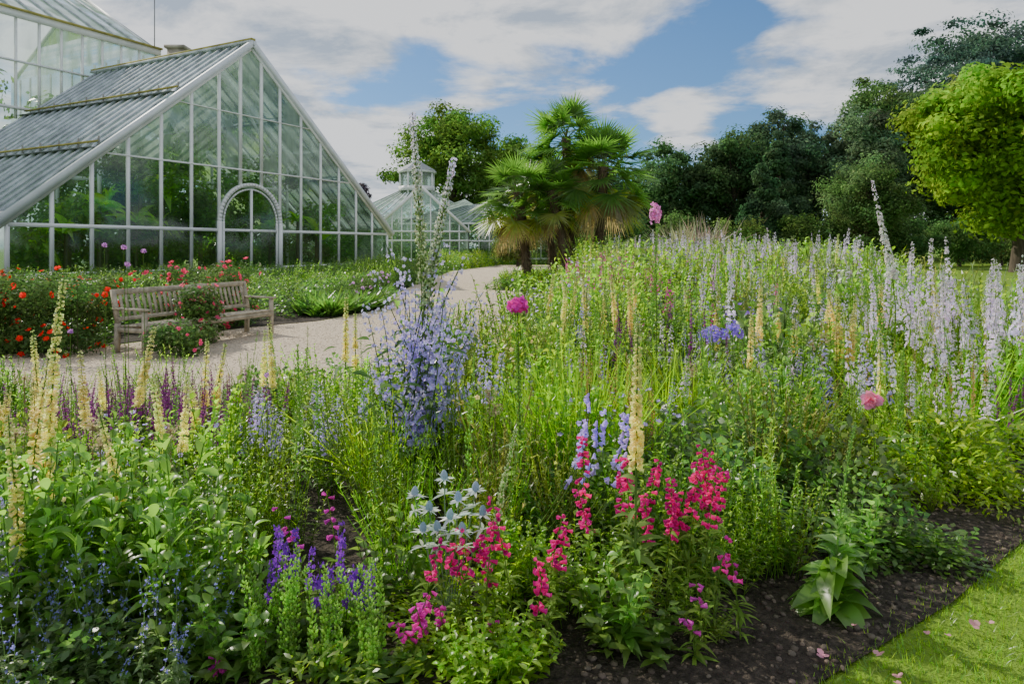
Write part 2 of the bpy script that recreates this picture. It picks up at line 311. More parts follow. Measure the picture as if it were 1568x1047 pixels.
beam(r2,W(5.9,13.6,11),W(5.9,13.6,15.4),1.1,1.6,(.40,.36,.30)); beam(r2,W(5.9,13.6,15.4),W(5.9,13.6,15.6),1.4,1.9,(.40,.36,.30))
beam(r2,W(4.2,14,15),W(4.2,14,18.6),.05,.05,(.2,.2,.2))
g3=G(); C=np.stack([W(U(-26,3),U(15.5,24),U(5,13)) for _ in range(90)]); 
mk(f2,'frame',PAINT,th_,TL); mk(g2,'glass',GLASS,th_,TL); mk(r2,'roof_bars',ROOFM,th_,TL)
def farhouse(name,cx,cy,hw,ln,eave,ridge,ang,nb=9,hip=False):
    E=empty(name,(cx,cy,0)); f=G();g_=G(); ca,sa=math.cos(ang),math.sin(ang)
    def P(a,s,z): return np.array([cx+a*ca-s*sa,cy+a*sa+s*ca,z])
    for i in range(nb+1):
        a=-hw+2*hw*i/nb; zt=eave if hip else eave+(ridge-eave)*(1-abs(a)/hw); beam(f,P(a,0,.1),P(a,0,zt),.10,.10,WH,up=(0,1,0))
        if hip: beam(f,P(a,0,eave),P(a*.25,hw*.8,ridge),.08,.08,(.55,.58,.6))
    m=int(ln/1.1)
    for i in range(m+1):
        s=ln*i/m
        for sg in(-1,1):
            beam(f,P(sg*hw,s,.1),P(sg*hw,s,eave),.10,.10,WH); 
            if not hip: beam(f,P(sg*hw,s,eave),P(0,s,ridge),.08,.08,(.6,.63,.66))
    for z in(.5,2.2,eave):
        beam(f,P(-hw,-.02,z),P(hw,-.02,z),.12,.16,WH); beam(f,P(-hw-.02,0,z),P(-hw-.02,ln,z),.12,.16,WH); beam(f,P(hw+.02,0,z),P(hw+.02,ln,z),.12,.16,WH)
    if hip:
        quad(g_,P(-hw,0,eave),P(hw,0,eave),P(hw*.25,hw*.8,ridge),P(-hw*.25,hw*.8,ridge),(.55,0,0))
        for sg in(-1,1): quad(g_,P(sg*hw,0,eave),P(sg*hw,ln,eave),P(sg*hw*.25,ln-hw*.8,ridge),P(sg*hw*.25,hw*.8,ridge),(.55,0,0))
    else:
        for sg in(-1,1):
            quad(g_,P(0,0,ridge-.03),P(sg*hw,0,eave-.03),P(sg*hw,ln,eave-.03),P(0,ln,ridge-.03),(.4,0,0)); beam(f,P(sg*hw*1.04,-.1,eave-.1),P(0,-.1,ridge+.05),.18,.24,WH)
        g_.add([P(-hw,.05,eave),P(hw,.05,eave),P(0,.05,ridge)],[(0,1,2)],(.2,0,0)); beam(f,P(0,-.1,ridge+.1),P(0,ln,ridge+.1),.2,.15,(.5,.5,.45))
    quad(g_,P(-hw,.05,.1),P(hw,.05,.1),P(hw,.05,eave),P(-hw,.05,eave),(.1,0,0))
    for sg in(-1,1): quad(g_,P(sg*hw,0,.1),P(sg*hw,ln,.1),P(sg*hw,ln,eave),P(sg*hw,0,eave),(.2,0,0))
    return E,f,g_,P
def clumps(g,C,rc,n,size,col,flat=.75,var=.25,cvar=.3):
    m=len(C); w=rng.integers(0,m,n); d=nz(rng.normal(0,1,(n,3))); rc=B(rc,m)[w]
    p=C[w]+d*np.array([1,1,flat])*(rc*U(.35,1.12,n))[:,None]
    cm=U(1-cvar,1+cvar,(m,1))[w]*(1+U(-.12,.12,(m,3))[w])
    cards(g,p,nz(d+np.array([0,0,.45])+rng.normal(0,.45,(n,3))),size,np.array(col)*cm,var)
clumps(g3,C,1.5,9000,.5,(.09,.16,.05)); mk(g3,'palm_house_plants',LEAF,th_,TL)
def inplants(E,P,hw,h,n=3000):
    g=G(); C=np.stack([P(U(-hw*.85,hw*.85),U(1,5),U(.3,h)) for _ in range(40)]); clumps(g,C,.8,n,.3,(.09,.17,.04)); mk(g,'plants_inside',LEAF,E,tuple(E.location))
E,f,g_,P=farhouse('gabled_glasshouse',-8.0,60,4.2,9,3.0,6.9,.12,10); mk(f,'frame',PAINT,E,tuple(E.location)); mk(g_,'glass',GLASS,E,tuple(E.location)); inplants(E,P,4,3.4)
E,f,g_,P=farhouse('lantern_glasshouse',-10.6,70,7.2,14,4.6,7.9,.0,14,True)
cx,cy=-10.6,76.2
for i in range(8):
    a0,a1=math.pi/4*i+.39,math.pi/4*(i+1)+.39; p=lambda a,r,z:np.array([cx+r*math.cos(a),cy+r*math.sin(a),z])
    beam(f,p(a0,1.9,7.6),p(a0,1.9,10),.2,.2,WH); beam(f,p(a0,2.0,8.1),p(a1,2.0,8.1),.2,.5,WH); beam(f,p(a0,2.1,10),p(a1,2.1,10),.25,.3,WH)
    f.add([p(a0,2.3,10.1),p(a1,2.3,10.1),p(a1,.15,11.3),p(a0,.15,11.3)],[(0,1,2),(0,2,3)],(.25,.27,.3)); quad(g_,p(a0,1.85,8),p(a1,1.85,8),p(a1,1.85,10),p(a0,1.85,10),(.2,0,0))
mk(f,'frame',PAINT,E,tuple(E.location)); mk(g_,'glass',GLASS,E,tuple(E.location)); inplants(E,P,7,3.6)
E,f,g_,P=farhouse('long_glasshouse',-2.2,66,9,6,3.9,6.2,-.05,18,True); mk(f,'frame',PAINT,E,tuple(E.location)); mk(g_,'glass',GLASS,E,tuple(E.location)); inplants(E,P,8,3)
# ------------------------------------------------------------------ trees
def tree(name,x,y,h,r,col,n=9000,size=.4,low=1.5,ncl=60,shape='round',bark=(.10,.08,.06),tr=None,rcf=.30,mat=None):
    E=empty(name,(x,y,0)); g=G(); b=G(); rz=(h-low)/2; cz=low+rz
    tr=tr or h*.022
    if shape in('round','flat'):
        d=nz(rng.normal(0,1,(ncl,3))); rr=U(.2,1,ncl)**.5*U(.8,1.06,ncl); A=np.arctan2(d[:,2],d[:,0]); rr*=1+.10*np.sin(3*A+U(0,6.28))+.08*np.sin(5*A+U(0,6.28)); C=np.array([x,y,cz])+d*rr[:,None]*np.array([r*.84,r*.84,rz*.88]); rc=U(.5,1.3,ncl)*r*rcf; fl=.7 if shape=='round' else .32
    elif shape=='cone':
        u=U(0,1,ncl)**1.3; a=U(0,6.28,ncl); q=r*(1-u)**.75*U(.5,1,ncl); C=np.stack([x+q*np.cos(a),y+q*np.sin(a),low+u*(h-low)*.97],1); rc=r*rcf*(1.2-.75*u); fl=.8
    clumps(g,C,rc,n,size,col,fl)
    tt=np.linspace(0,1,8); sw=rng.normal(0,.15,2)
    tp=np.stack([x+sw[0]*h*.1*tt**2,y+sw[1]*h*.1*tt**2,tt*h*.8],1); tube(b,tp,tr*(1.25-tt)*np.where(tt<.1,1.3,1),bark,8)
    for c in C[rng.permutation(ncl)[:min(ncl,26)]]:
        s0=max(.15*h,min(c[2]*.65,h*.7)); p0=np.array([x,y,s0]); q=np.linspace(0,1,5)[:,None]
        tube(b,p0+(c-p0)*q+np.array([0,0,1])*(np.sin(q*3.14)*h*.02),tr*.35*(1.1-q[:,0]),bark,5)
    mk(g,'foliage',mat or TREE,E,tuple(E.location)); mk(b,'trunk_and_limbs',BARK,E,tuple(E.location),smooth=True)
DK=(.055,.10,.045); MD=(.08,.145,.035)
tree('oak_tree',-7.3,85,21.2,8.8,(.082,.15,.03),38000,.40,2.0,130,rcf=.24)
tree('oak_tree',-1.2,90,17,5.5,(.075,.135,.03),16000,.45,2,60)
tree('lime_tree',4.5,88,14,6,(.07,.125,.04),15000,.45,1.5,60)
tree('copper_beech_tree',-21.5,95,12.6,2.8,(.08,.07,.08),7000,.35,1,30)
tree('beech_tree',11,92,14,6.5,DK,16000,.45,1,60)
tree('holm_oak_tree',19,82,15.2,6,(.06,.115,.045),22000,.40,.5,90,rcf=.26)
tree('holm_oak_tree',25.8,80,17.5,6.2,(.055,.10,.04),24000,.40,.5,100,rcf=.26)
tree('yew_tree',28,72,13,4.2,(.045,.085,.04),14000,.36,.3,60,'cone')
tree('larch_tree',32,82,20,5.4,(.065,.11,.06),20000,.36,1.5,100,'round',rcf=.26)
tree('larch_tree',36.5,84,18.8,5.4,(.07,.115,.065),20000,.36,1.5,100,'round',rcf=.25)
tree('pine_tree',41,80,19,6.6,(.09,.135,.075),24000,.40,1,100,rcf=.26)
tree('holm_oak_tree',46.5,84,25,7.8,(.065,.115,.04),28000,.42,1,120,rcf=.24)
tree('pine_tree',51,78,23,6.8,(.075,.125,.05),22000,.42,1,100)
tree('cedar_of_lebanon_tree',61,88,33.5,14,(.055,.095,.07),60000,.42,9,300,'flat',rcf=.17)
tree('holm_oak_tree',70,84,27,9,(.06,.105,.045),18000,.5,1,80)
tree('holm_oak_tree',58,76,24,8.5,(.065,.115,.045),28000,.42,1,120,rcf=.25)
tree('round_holly_tree',28.6,55,9.4,4.4,(.085,.14,.05),28000,.22,.4,130,rcf=.23)
tree('yew_tree',22,60,9,3.4,(.045,.085,.04),11000,.3,.2,45,'cone')
tree('catalpa_tree',32.8,44,14.6,7.9,(.135,.225,.03),44000,.40,1.8,150,rcf=.20,tr=.42)
for x,y,h,r in ((9,56,4.2,3.2),(14.5,58,5,3.2),(19,57,4,3),(24.5,58,4.5,3),(33,57,4,3.4),(38,58,5,3.5),(43,60,5,4),(49,62,6,4),(6,62,6,3.5),(0.5,58,4.5,2.2),(55,64,7,4)):
    tree('shrub',x,y,h,r,(.06+U(0,.05),.115+U(0,.05),.04),8000,.26,.05,36,rcf=.33)
g=G(); C=np.stack([U(8,90,420),U(92,112,420),U(1,11,420)],1); C[:,2]*=1+np.clip((C[:,0]-20)/50,0,1); clumps(g,C,3.2,50000,.7,DK); mk(g,'distant_woodland',TREE)
g=G(); C=np.stack([U(-60,8,220),U(100,112,220),U(1,6,220)],1); clumps(g,C,2.6,18000,.7,MD); mk(g,'distant_hedge',TREE)
def fountain(name,x,y,h,r,col,n):
    g=G(); az_=U(0,6.28,n); el_=U(.5,1.5,n); leaves(g,np.tile([x,y,0],(n,1))+np.stack([rng.normal(0,r*.25,n),rng.normal(0,r*.25,n),np.zeros(n)],1),dirs(az_,el_),U(.6,1.1,n)*h,.10,U(.2,.6,n),col,k=4,prof='g',var=.3); mk(g,name,LEAF,None,(x,y,0))
fountain('pampas_grass',11.5,46,4.8,2,(.15,.16,.09),700); fountain('pampas_grass',13.6,48,5.2,2,(.18,.14,.11),500)
# inside the greenhouse
g=G(); C=[]
for i in range(230):
    a=U(-11,11); s=U(.9,12); C.append(W(a,s,U(.3,max(.8,min(zr(a)-1.6,3.8+3.0*U(0,1))))))
for i in range(60): a=U(-5,5); C.append(W(a,U(3,12),U(4,min(zr(a)-2,8.2))))
clumps(g,np.array(C),.85,60000,.28,(.11,.21,.035),.9)
for a,s,h in((-8.6,1.6,2.2),(-8,2.5,2.6),(-6.6,2,3.6),(-5.5,1.5,2.8),(-4,2,2.4),(-3,3,4.2),(3.2,2,2.6),(5.4,2,3.2),(6.5,1.5,2.4),(7.5,2.2,2.0),(0,4,3.8),(-9.6,2,1.4),(-4.6,2.5,4.4),(-7.4,1.2,3.2)):
    b=W(a,s,h); n=12; leaves(g,np.tile(b,(n,1)),dirs(U(0,6.28,n),U(.3,1.3,n)),U(1.3,2.2,n),U(.35,.55,n),U(.3,.9,n),(.26,.42,.05),k=6,fold=True); tube(g,[W(a,s,0),b],[.14,.08],(.14,.15,.05),6)
mk(g,'conservatory_plants',LEAF,None,GL)
# ------------------------------------------------------------------ palms
def palm(name,x,y,cz,bx=None,nf=34,pet=1.0,fan=.95):
    bx=x if bx is None else bx; E=empty(name,(bx,y,0)); LO=tuple(E.location); b=G(); t=np.linspace(0,1,14)
    pts=np.stack([bx+(x-bx)*t**1.3,np.full(14,y),t*cz],1); tube(b,pts,.15+.06*t+.02*np.sin(t*60),(.12,.09,.06),10)
    n=900; tq=U(.05,1,n); p=np.stack([np.interp(tq,t,pts[:,0]),np.full(n,y),tq*cz],1); a=U(0,6.28,n); leaves(b,p+dirs(a,0)*.15,dirs(a,U(-1.3,.2,n)),U(.1,.3,n),.03,.5,(.16,.12,.075),k=2,prof='g')
    mk(b,'fibrous_trunk',BARK,E,LO); g=G(); c=np.array([x,y,cz])
    for i in range(nf):
        q=i/nf; e_=1.35-2.45*q+rng.normal(0,.14); a=i*2.4+U(-.3,.3); d=dirs(np.array(a),np.array(e_)); dead=q>.87
        L0=pet*U(.7,1.25); tq=np.linspace(0,1,5)[:,None]; c0=c-np.array([0,0,.5*q]); pp=c0+d*L0*tq-np.array([0,0,1])*(L0*.15*tq**2); tube(g,pp,[.022,.018,.015,.012,.01],(.12,.15,.05) if not dead else (.25,.19,.10),4)
        tip=pp[-1]; d2=nz(pp[-1]-pp[-2]); sd_=nz(np.cross(d2,[0,0,1.])+1e-6); nn=np.cross(sd_,d2); m=30; ang=np.linspace(-1.9,1.9,m)
        roll=rng.normal(0,.4); s2=sd_*math.cos(roll)+nn*math.sin(roll); n2=np.cross(s2,d2)
        D=d2[None]*np.cos(ang)[:,None]+s2[None]*np.sin(ang)[:,None]+n2[None]*.12*np.abs(np.sin(ang))[:,None]
        cc=(.28,.22,.10) if dead else ((.18,.21,.04) if q>.72 else (.085,.17,.035))
        leaves(g,np.tile(tip,(m,1)),D,fan*(1-.2*np.abs(ang)/2)*U(.85,1.1,m)*(.75 if dead else 1),.058*fan,U(.05,.25,m)+(.6 if dead else 0),np.array(cc)*U(.7,1.35),k=4,nrm=np.tile(n2,(m,1)),roll=.25,prof='l',var=.15)
    mk(g,'fan_fronds',LEAF,E,LO)
palm('chusan_palm',3.75,28,4.9,3.5,50,1.2,1.25); palm('chusan_palm',2.3,29,6.3,2.55,42,1.0,1.2); palm('chusan_palm',.25,28,3.9,.65,44,1.05,1.1); palm('chusan_palm',1.6,27.6,3.9,2.3,30,.85,.95); palm('chusan_palm',1.15,30,5.0,1.9,28,.85,1.0)
# ------------------------------------------------------------------ bench
def bench():
    E=empty('garden_bench',(-5.95,10.6,0)); a=nz(np.array([.36,.93])); p=np.array([.93,-.36]); O=np.array([-6.05,10.45])
    def Q(l,d,z): q=O+a*l+p*d; return np.array([q[0],q[1],z])
    LN=2.75; WC=(.42,.37,.28); parts={k:G() for k in('seat','backrest','legs','armrests')}
    for i,d in enumerate(np.linspace(.10,.58,6)): beam(parts['seat'],Q(0,d,.44-.012*(5-i)/5*2),Q(LN,d,.44-.012*(5-i)/5*2),.075,.025,WC)
    beam(parts['seat'],Q(0,.60,.38),Q(LN,.60,.38),.03,.08,WC); beam(parts['seat'],Q(0,.06,.36),Q(LN,.06,.36),.03,.08,WC)
    beam(parts['backrest'],Q(0,-.07,.93),Q(LN,-.07,.93),.04,.085,WC); beam(parts['backrest'],Q(0,.03,.52),Q(LN,.03,.52),.035,.06,WC)
    for l in np.linspace(.1,LN-.1,26): beam(parts['backrest'],Q(l,.03,.53),Q(l,-.065,.90),.045,.015,WC,up=(p[0],p[1],0))
    for l in(0,LN/2,LN):
        beam(parts['legs'],Q(l,.0,0.005),Q(l,.02,.46),.06,.07,WC,up=(a[0],a[1],0)); beam(parts['legs'],Q(l,.022,.46),Q(l,-.085,.97),.06,.06,WC,up=(a[0],a[1],0)); beam(parts['legs'],Q(l,.58,.005),Q(l,.58,.42 if l==LN/2 else .66),.06,.06,WC,up=(a[0],a[1],0))
        beam(parts['legs'],Q(l,0,.36),Q(l,.58,.36),.04,.07,WC)
    for l in(0,LN): beam(parts['armrests'],Q(l,-.05,.68),Q(l,.66,.675),.08,.03,WC)
    for k,g in parts.items(): mk(g,k,WOOD,E,tuple(E.location))
bench()
# ------------------------------------------------------------------ plants
G1=(.12,.21,.035);G2=(.08,.15,.035);G3=(.17,.29,.03);GG=(.20,.25,.12);OL=(.22,.25,.07)
LAV=(.50,.42,.76);PALE=(.76,.67,.82);YEL=(.88,.80,.34);MAG=(.62,.04,.40);CRI=(.66,.02,.26);PLUM=(.26,.05,.24);DPUR=(.22,.04,.46)
def head(g,c,r,n,fs,col,m=4,sq=1.):
    d=dirs(np.arange(n)*2.4,np.arcsin(np.linspace(-.6,1,n))); petals(g,np.array(c)+d*np.array([1,1,sq])*r*U(.6,1.2,(n,1)),d+rng.normal(0,.2,(n,3)),fs*U(.7,1.2,n),col,m,.85,.3)
def spike(g,b=(0,0,0),H=1.,lean=(0,0),f0=.5,n=60,fs=.02,col=LAV,kind='petal',rad=.03,stem=.004,green=G1,nleaf=12,LL=.09,LW=.02,tip=None,pet=5,taper=.65,var=.18):
    b=np.array(b,float); be=rng.normal(0,.02,2)
    def C(t): t=np.asarray(t,float); return b+np.stack([lean[0]*t**2+be[0]*H*np.sin(t*4),lean[1]*t**2+be[1]*H*np.sin(t*4),H*t],-1)
    t=np.linspace(0,1,8); tube(g,C(t),stem*(1.05-.65*t),green,4)
    u=np.sort(U(0,1,n)); tt=f0+(1-f0)*u; a=np.arange(n)*2.4+U(-.4,.4,n); s=1-taper*u; o=dirs(a,U(-.2,.45,n)); p0=C(tt); p=p0+o*(rad*s*U(.5,1.25,n))[:,None]
    cl=np.tile(np.array(col,float),(n,1))
    if tip is not None: q=(u[:,None]**2.2); cl=cl*(1-q)+np.array(tip)*q
    if kind=='petal': petals(g,p,o+np.array([0,0,.15])+rng.normal(0,.25,(n,3)),fs*s*U(.7,1.15,n),cl,pet,.85,var)
    elif kind=='bell': lathe(g,p0+o*.004,o+np.array([0,0,-.45])+rng.normal(0,.15,(n,3)),fs*2.1*s*U(.75,1.1,n),fs*.62*s,[(0,.3),(.35,.8),(.8,.9),(1,1.35)],cl,5,var)
    else: lathe(g,p,o*.5+np.array([0,0,.8]),fs*1.6*s,fs*.5*s,[(0,.2),(.35,1),(.75,.6),(1,.08)],cl,4,var)
    if kind!='bell':
        m=n//2; leaves(g,p0[::2][:m],(p-p0)[::2][:m]+1e-5,np.linalg.norm((p-p0)[::2][:m],axis=1),.0025,0,green,k=1,prof='g')
    if nleaf:
        tl=U(.04,f0,nleaf); leaves(g,C(tl),dirs(U(0,6.28,nleaf),U(.1,.9,nleaf)),LL*U(.7,1.2,nleaf)*(1.15-.7*tl),LW,U(.2,.7,nleaf),green,k=4,fold=True)
def T(fn,k=3):
    o=[]
    for _ in range(k): g=G(); fn(g); o.append(g.arr())
    return o
def t_leafy(g,H=.6,R=.22,nst=13,nl=16,LL=.085,LW=.024,col=G1,k=3,spread=.55):
    a=U(0,6.28,nst); r=U(0,R*.5,nst); b=np.stack([r*np.cos(a),r*np.sin(a),np.zeros(nst)],1); tip=b+np.stack([np.cos(a)*R*spread*U(.4,1.6,nst),np.sin(a)*R*spread*U(.4,1.6,nst),H*U(.6,1.1,nst)],1)
    for i in range(nst):
        q=np.linspace(0,1,4)[:,None]; tube(g,b[i]+(tip[i]-b[i])*q,.003,np.array(col)*.9,3)
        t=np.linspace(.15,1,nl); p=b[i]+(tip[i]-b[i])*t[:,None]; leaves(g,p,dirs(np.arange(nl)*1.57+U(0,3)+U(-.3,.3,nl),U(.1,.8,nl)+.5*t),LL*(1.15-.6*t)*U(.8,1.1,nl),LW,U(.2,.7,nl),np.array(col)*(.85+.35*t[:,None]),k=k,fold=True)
def t_mound(g,H=.5,R=.3,n=420,LL=.05,LW=.03,col=G2,k=2):
    d=nz(rng.normal(0,1,(n,3))*np.array([1,1,.8])); d[:,2]=np.abs(d[:,2]); rr=U(.4,1,n)**.5; p=d*rr[:,None]*np.array([R,R,H]); leaves(g,p,nz(d+rng.normal(0,.5,(n,3))),U(.7,1.2,n)*LL,LW,.3,col,k=k,var=.3)
def t_feather(g,H=.6,R=.22,nst=18,nl=26,col=GG,LL=.04,LW=.006):
    for i in range(nst):
        a=U(0,6.28); ti=np.array([math.cos(a)*R*U(.2,1.2),math.sin(a)*R*U(.2,1.2),H*U(.6,1.15)]); q=np.linspace(0,1,4)[:,None]; tube(g,ti*q,.0025,np.array(col)*.8,3)
        t=U(.2,1,nl); leaves(g,ti*t[:,None],dirs(U(0,6.28,nl),U(.2,1.2,nl)),LL*U(.6,1.4,nl),LW,.1,col,k=1,prof='g',var=.3)
def t_grass(g,H=.8,n=110,col=G3,W_=.011,sp=.09):
    a=U(0,6.28,n); e_=U(.9,1.5,n); r=U(0,sp,n); leaves(g,np.stack([r*np.cos(a),r*np.sin(a),0*r],1),dirs(a,e_),H*U(.6,1.2,n),W_,U(.05,.45,n),col,k=5,prof='g',var=.3,roll=1)
tmpl={
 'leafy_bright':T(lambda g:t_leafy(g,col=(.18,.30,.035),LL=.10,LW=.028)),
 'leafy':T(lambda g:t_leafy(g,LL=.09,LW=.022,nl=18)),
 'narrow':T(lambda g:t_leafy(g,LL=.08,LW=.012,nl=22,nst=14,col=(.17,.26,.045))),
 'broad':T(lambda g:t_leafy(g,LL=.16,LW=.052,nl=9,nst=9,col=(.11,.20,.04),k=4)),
 'mound':T(lambda g:t_mound(g,LL=.06,LW=.04,n=330)),
 'mound_y':T(lambda g:t_mound(g,col=(.19,.29,.035),n=340,LL=.065,LW=.024)),
 'feather':T(lambda g:t_feather(g)),
 'feather_g':T(lambda g:t_feather(g,col=(.18,.29,.04),nst=20)),
 'grass':T(lambda g:t_grass(g)),
 'olive':T(lambda g:t_feather(g,col=OL,nst=22,nl=22,LL=.03,LW=.012)),
}
fnames={'leafy_bright':'phlox_foliage','leafy':'penstemon_foliage','narrow':'aster_foliage','broad':'foxglove_foliage','mound':'geranium_foliage','mound_y':'alchemilla_foliage','feather':'artemisia','feather_g':'fennel','grass':'ornamental_grass','olive':'seeding_perennials'}
kinds=list(tmpl); seeds=np.stack([U(-9,13,1100),U(1.5,38,1100)],1); skind=rng.choice(len(kinds),1100,p=[.16,.15,.12,.11,.09,.08,.06,.10,.05,.08])
skind[(skind==kinds.index('grass'))&(seeds[:,1]<4.2)]=kinds.index('leafy')
edge=lambda P:(P[:,0]-1.10)*(-.588)+(P[:,1]-2.50)*.809
def hcan(P):
    d=P[:,1]; h=np.interp(d,[2.4,3.2,4.2,6,9,14,20,36],[.30,.46,.60,.72,.92,1.12,1.30,1.42])
    r=P[:,0]/d; h=np.where((r<-.12)&(d>4.6),np.minimum(h,.5),h); h=np.where((r>.2)&(d<4.5),h*np.interp(edge(P),[.15,.9],[.5,1.05]),h)
    for x0,x1,y0,y1,k in((-3.4,-1.7,4.3,5.8,.68),(-1.0,-.45,2.4,2.95,.55),(-.45,1.05,2.5,3.15,.72)): h=np.where((P[:,0]>x0)&(P[:,0]<x1)&(d>y0)&(d<y1),h*k,h)
    return h
pts=[]
for y0,y1,den in((2.35,4,22),(4,6.5,15),(6.5,11,10),(11,18,7),(18,37,4.2)):
    n=int(den*(y1-y0)*(y1*1.8)); P=np.stack([U(-.9*y1,.9*y1,n),U(y0,y1,n)],1); P=P[np.abs(P[:,0])<.84*P[:,1]+.3]; pts.append(P)
P=np.concatenate(pts); P=P[pip(P,BED)]; P=P[edge(P)>.24+.13*np.sin(P[:,0]*8)]
gapm=~((P[:,1]<2.7)&(P[:,0]>.45)&(P[:,0]<1.6)&(U(0,1,len(P))<.7)); P=P[gapm]
P=P[np.hypot(P[:,0]-1.42,P[:,1]-3.05)>.30]
jit=P+rng.normal(0,.12,P.shape); near=np.argmin(((jit[:,None]-seeds[None])**2).sum(-1),1); kk=skind[near]
for i,k in enumerate(kinds):
    m=kk==i; Q=P[m]
    if len(Q)==0: continue
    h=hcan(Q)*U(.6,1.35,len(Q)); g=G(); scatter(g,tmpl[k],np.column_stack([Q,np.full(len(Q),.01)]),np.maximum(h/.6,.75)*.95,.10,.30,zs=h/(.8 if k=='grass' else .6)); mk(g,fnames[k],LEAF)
def merge(name,Ts,boxes,mat=None,tilt=.06):
    g=G()
    for box,n,H,S in boxes:
        P=np.stack([U(box[0],box[1],n),U(box[2],box[3],n)],1); P=P[pip(P,BED)]; P=P[edge(P)>.5]; n=len(P)
        if n: scatter(g,Ts,np.column_stack([P,np.full(n,.01)]),S*U(.75,1.2,n),tilt,.15,zs=U(H[0],H[1],n)*U(.82,1.08,n))
    mk(g,name,mat or PETAL)
sp_pale=T(lambda g:spike(g,f0=U(.48,.62),n=66,fs=.021,col=PALE,rad=.036,tip=(.42,.44,.38),pet=4,nleaf=20,LL=.1),6)
sp_paleF=T(lambda g:spike(g,f0=U(.48,.65),n=50,fs=.034,col=PALE,rad=.04,tip=(.46,.42,.48),pet=3,nleaf=22,LL=.14,LW=.03,stem=.006),6)
sp_pinkF=T(lambda g:spike(g,f0=.55,n=46,fs=.034,col=(.66,.42,.60),rad=.04,tip=(.45,.30,.45),pet=3,nleaf=18,LL=.14,LW=.03,stem=.006),3)
sp_lav=T(lambda g:spike(g,f0=.45,n=60,fs=.022,col=LAV,rad=.05,tip=(.36,.34,.45),nleaf=14),4)
sp_seed=T(lambda g:spike(g,f0=.4,n=90,fs=.013,col=(.20,.30,.09),kind='pod',rad=.016,nleaf=10,green=(.14,.22,.06)),4)
sp_yel=T(lambda g:spike(g,f0=.52,n=130,fs=.015,col=YEL,kind='bell',tip=(.44,.50,.20),taper=.6,nleaf=14),4)
sp_plum=T(lambda g:spike(g,f0=.4,n=80,fs=.018,col=PLUM,rad=.014,pet=3,nleaf=10,green=(.10,.14,.04)),4)
sp_mag=T(lambda g:spike(g,f0=.55,n=42,fs=.030,col=(.60,.07,.34),rad=.06,pet=4,nleaf=16),3)
sp_tan=T(lambda g:spike(g,f0=.45,n=70,fs=.012,col=(.36,.28,.15),kind='pod',rad=.014,nleaf=6,green=(.22,.20,.08)),3)
merge('pale_larkspur',sp_pale,[((3.8,5.7,5.4,8),90,(.9,1.5),1.15),((2.4,7.2,7.5,12),96,(.85,1.45),1.25),((2.6,4.2,4.4,6),18,(.7,1.15),1),((.5,2.6,5,9),14,(.8,1.1),1.1)])
merge('lilac_veronicastrum',sp_paleF,[((3.2,9,12,17),84,(1.15,1.75),1.1),((3.5,11.5,17,28),230,(1.35,2.1),1.3),((5,12.5,28,36),100,(1.7,2.3),1.35)])
merge('pink_veronicastrum',sp_pinkF,[((2.0,8,11,17),34,(1.1,1.6),1.1),((3,9,17,30),60,(1.4,1.95),1.25)])
merge('lavender_larkspur',sp_lav,[((1.9,2.9,5.2,6.6),24,(.65,.98),1),((-1.9,-1.1,4.2,5.2),20,(.45,.78),.9),((-2.4,-2.0,2.7,3.2),5,(.4,.7),.8),((2.5,9,9,20),60,(1.1,1.5),1.3),((.6,2.4,7,12),26,(.8,1.15),1.1),((-.3,1.2,5,7),12,(.6,.9),1)])
merge('green_seed_spires',sp_seed,[((-2.8,3.6,3.2,6),90,(.6,1.1),1),((.2,6.5,6,14),150,(.9,1.5),1.2),((3,10,14,28),110,(1.3,1.9),1.6)],LEAF)
merge('cream_foxglove_drift',sp_yel,[((.3,1.6,7.5,10),12,(1.0,1.35),1.1),((2,5.5,6,10),28,(.95,1.4),1.2),((2.4,9,12,22),34,(1.3,1.8),1.5),((-3.6,-1.5,3.4,5.6),14,(.7,1.15),1)])
merge('plum_salvia',sp_plum,[((-3.5,-1.9,4.4,5.8),130,(.46,.68),1.1),((1.0,2.2,6.5,8.5),26,(.8,1.05),1.2),((3.5,4.6,4.4,5.5),14,(.6,.8),1)])
merge('crimson_lychnis',sp_mag,[((1.0,2.6,11,15),74,(1.0,1.4),1.),((2.2,4.2,15,20),40,(1.2,1.6),1.2),((1.6,3.4,8,11),14,(.9,1.25),1)])
merge('dry_seed_spikes',sp_tan,[((2.6,4.2,4.8,6.5),30,(.7,1.0),1),((.3,.9,4.2,5.2),26,(.75,1.0),.9),((3,9,10,22),60,(1.1,1.5),1.5),((-2.6,-1.4,5,6.2),16,(.5,.7),1)],LEAF)
# small flowers dotted over the canopy in loose drifts
g=G(); pal=np.array([(.50,.40,.75),(.72,.66,.82),(.62,.16,.42),(.78,.76,.78),(.30,.15,.60),(.75,.66,.28)])
nd=80; D0=np.stack([U(-3,9,nd),U(3.2,20,nd)],1); ck=rng.choice(6,nd,p=[.3,.22,.14,.12,.12,.10])
for i in range(nd):
    m=int(U(14,38)); Q=D0[i]+rng.normal(0,.13+.018*D0[i,1],(m,2)); Q=Q[pip(Q,BED)]; Q=Q[(edge(Q)>.55)&(Q[:,1]>2.9)]; m=len(Q)
    if m==0: continue
    z=hcan(Q)*U(.85,1.2,m); fs_=.011+.0012*D0[i,1]; petals(g,np.column_stack([Q,z]),rng.normal(0,.4,(m,3))+np.array([0,-.4,.8]),fs_*U(.7,1.3,m),pal[ck[i]],5,.85,.2)
    for q,zz in zip(Q[::2],z[::2]): tube(g,[(q[0],q[1],zz*.5),(q[0],q[1],zz)],.0018,G1,3)
mk(g,'small_border_flowers',PETAL)
def single(name,fn,loc,mat=None):
    g=G(); fn(g); return mk(g,name,mat or PETAL,None,loc)
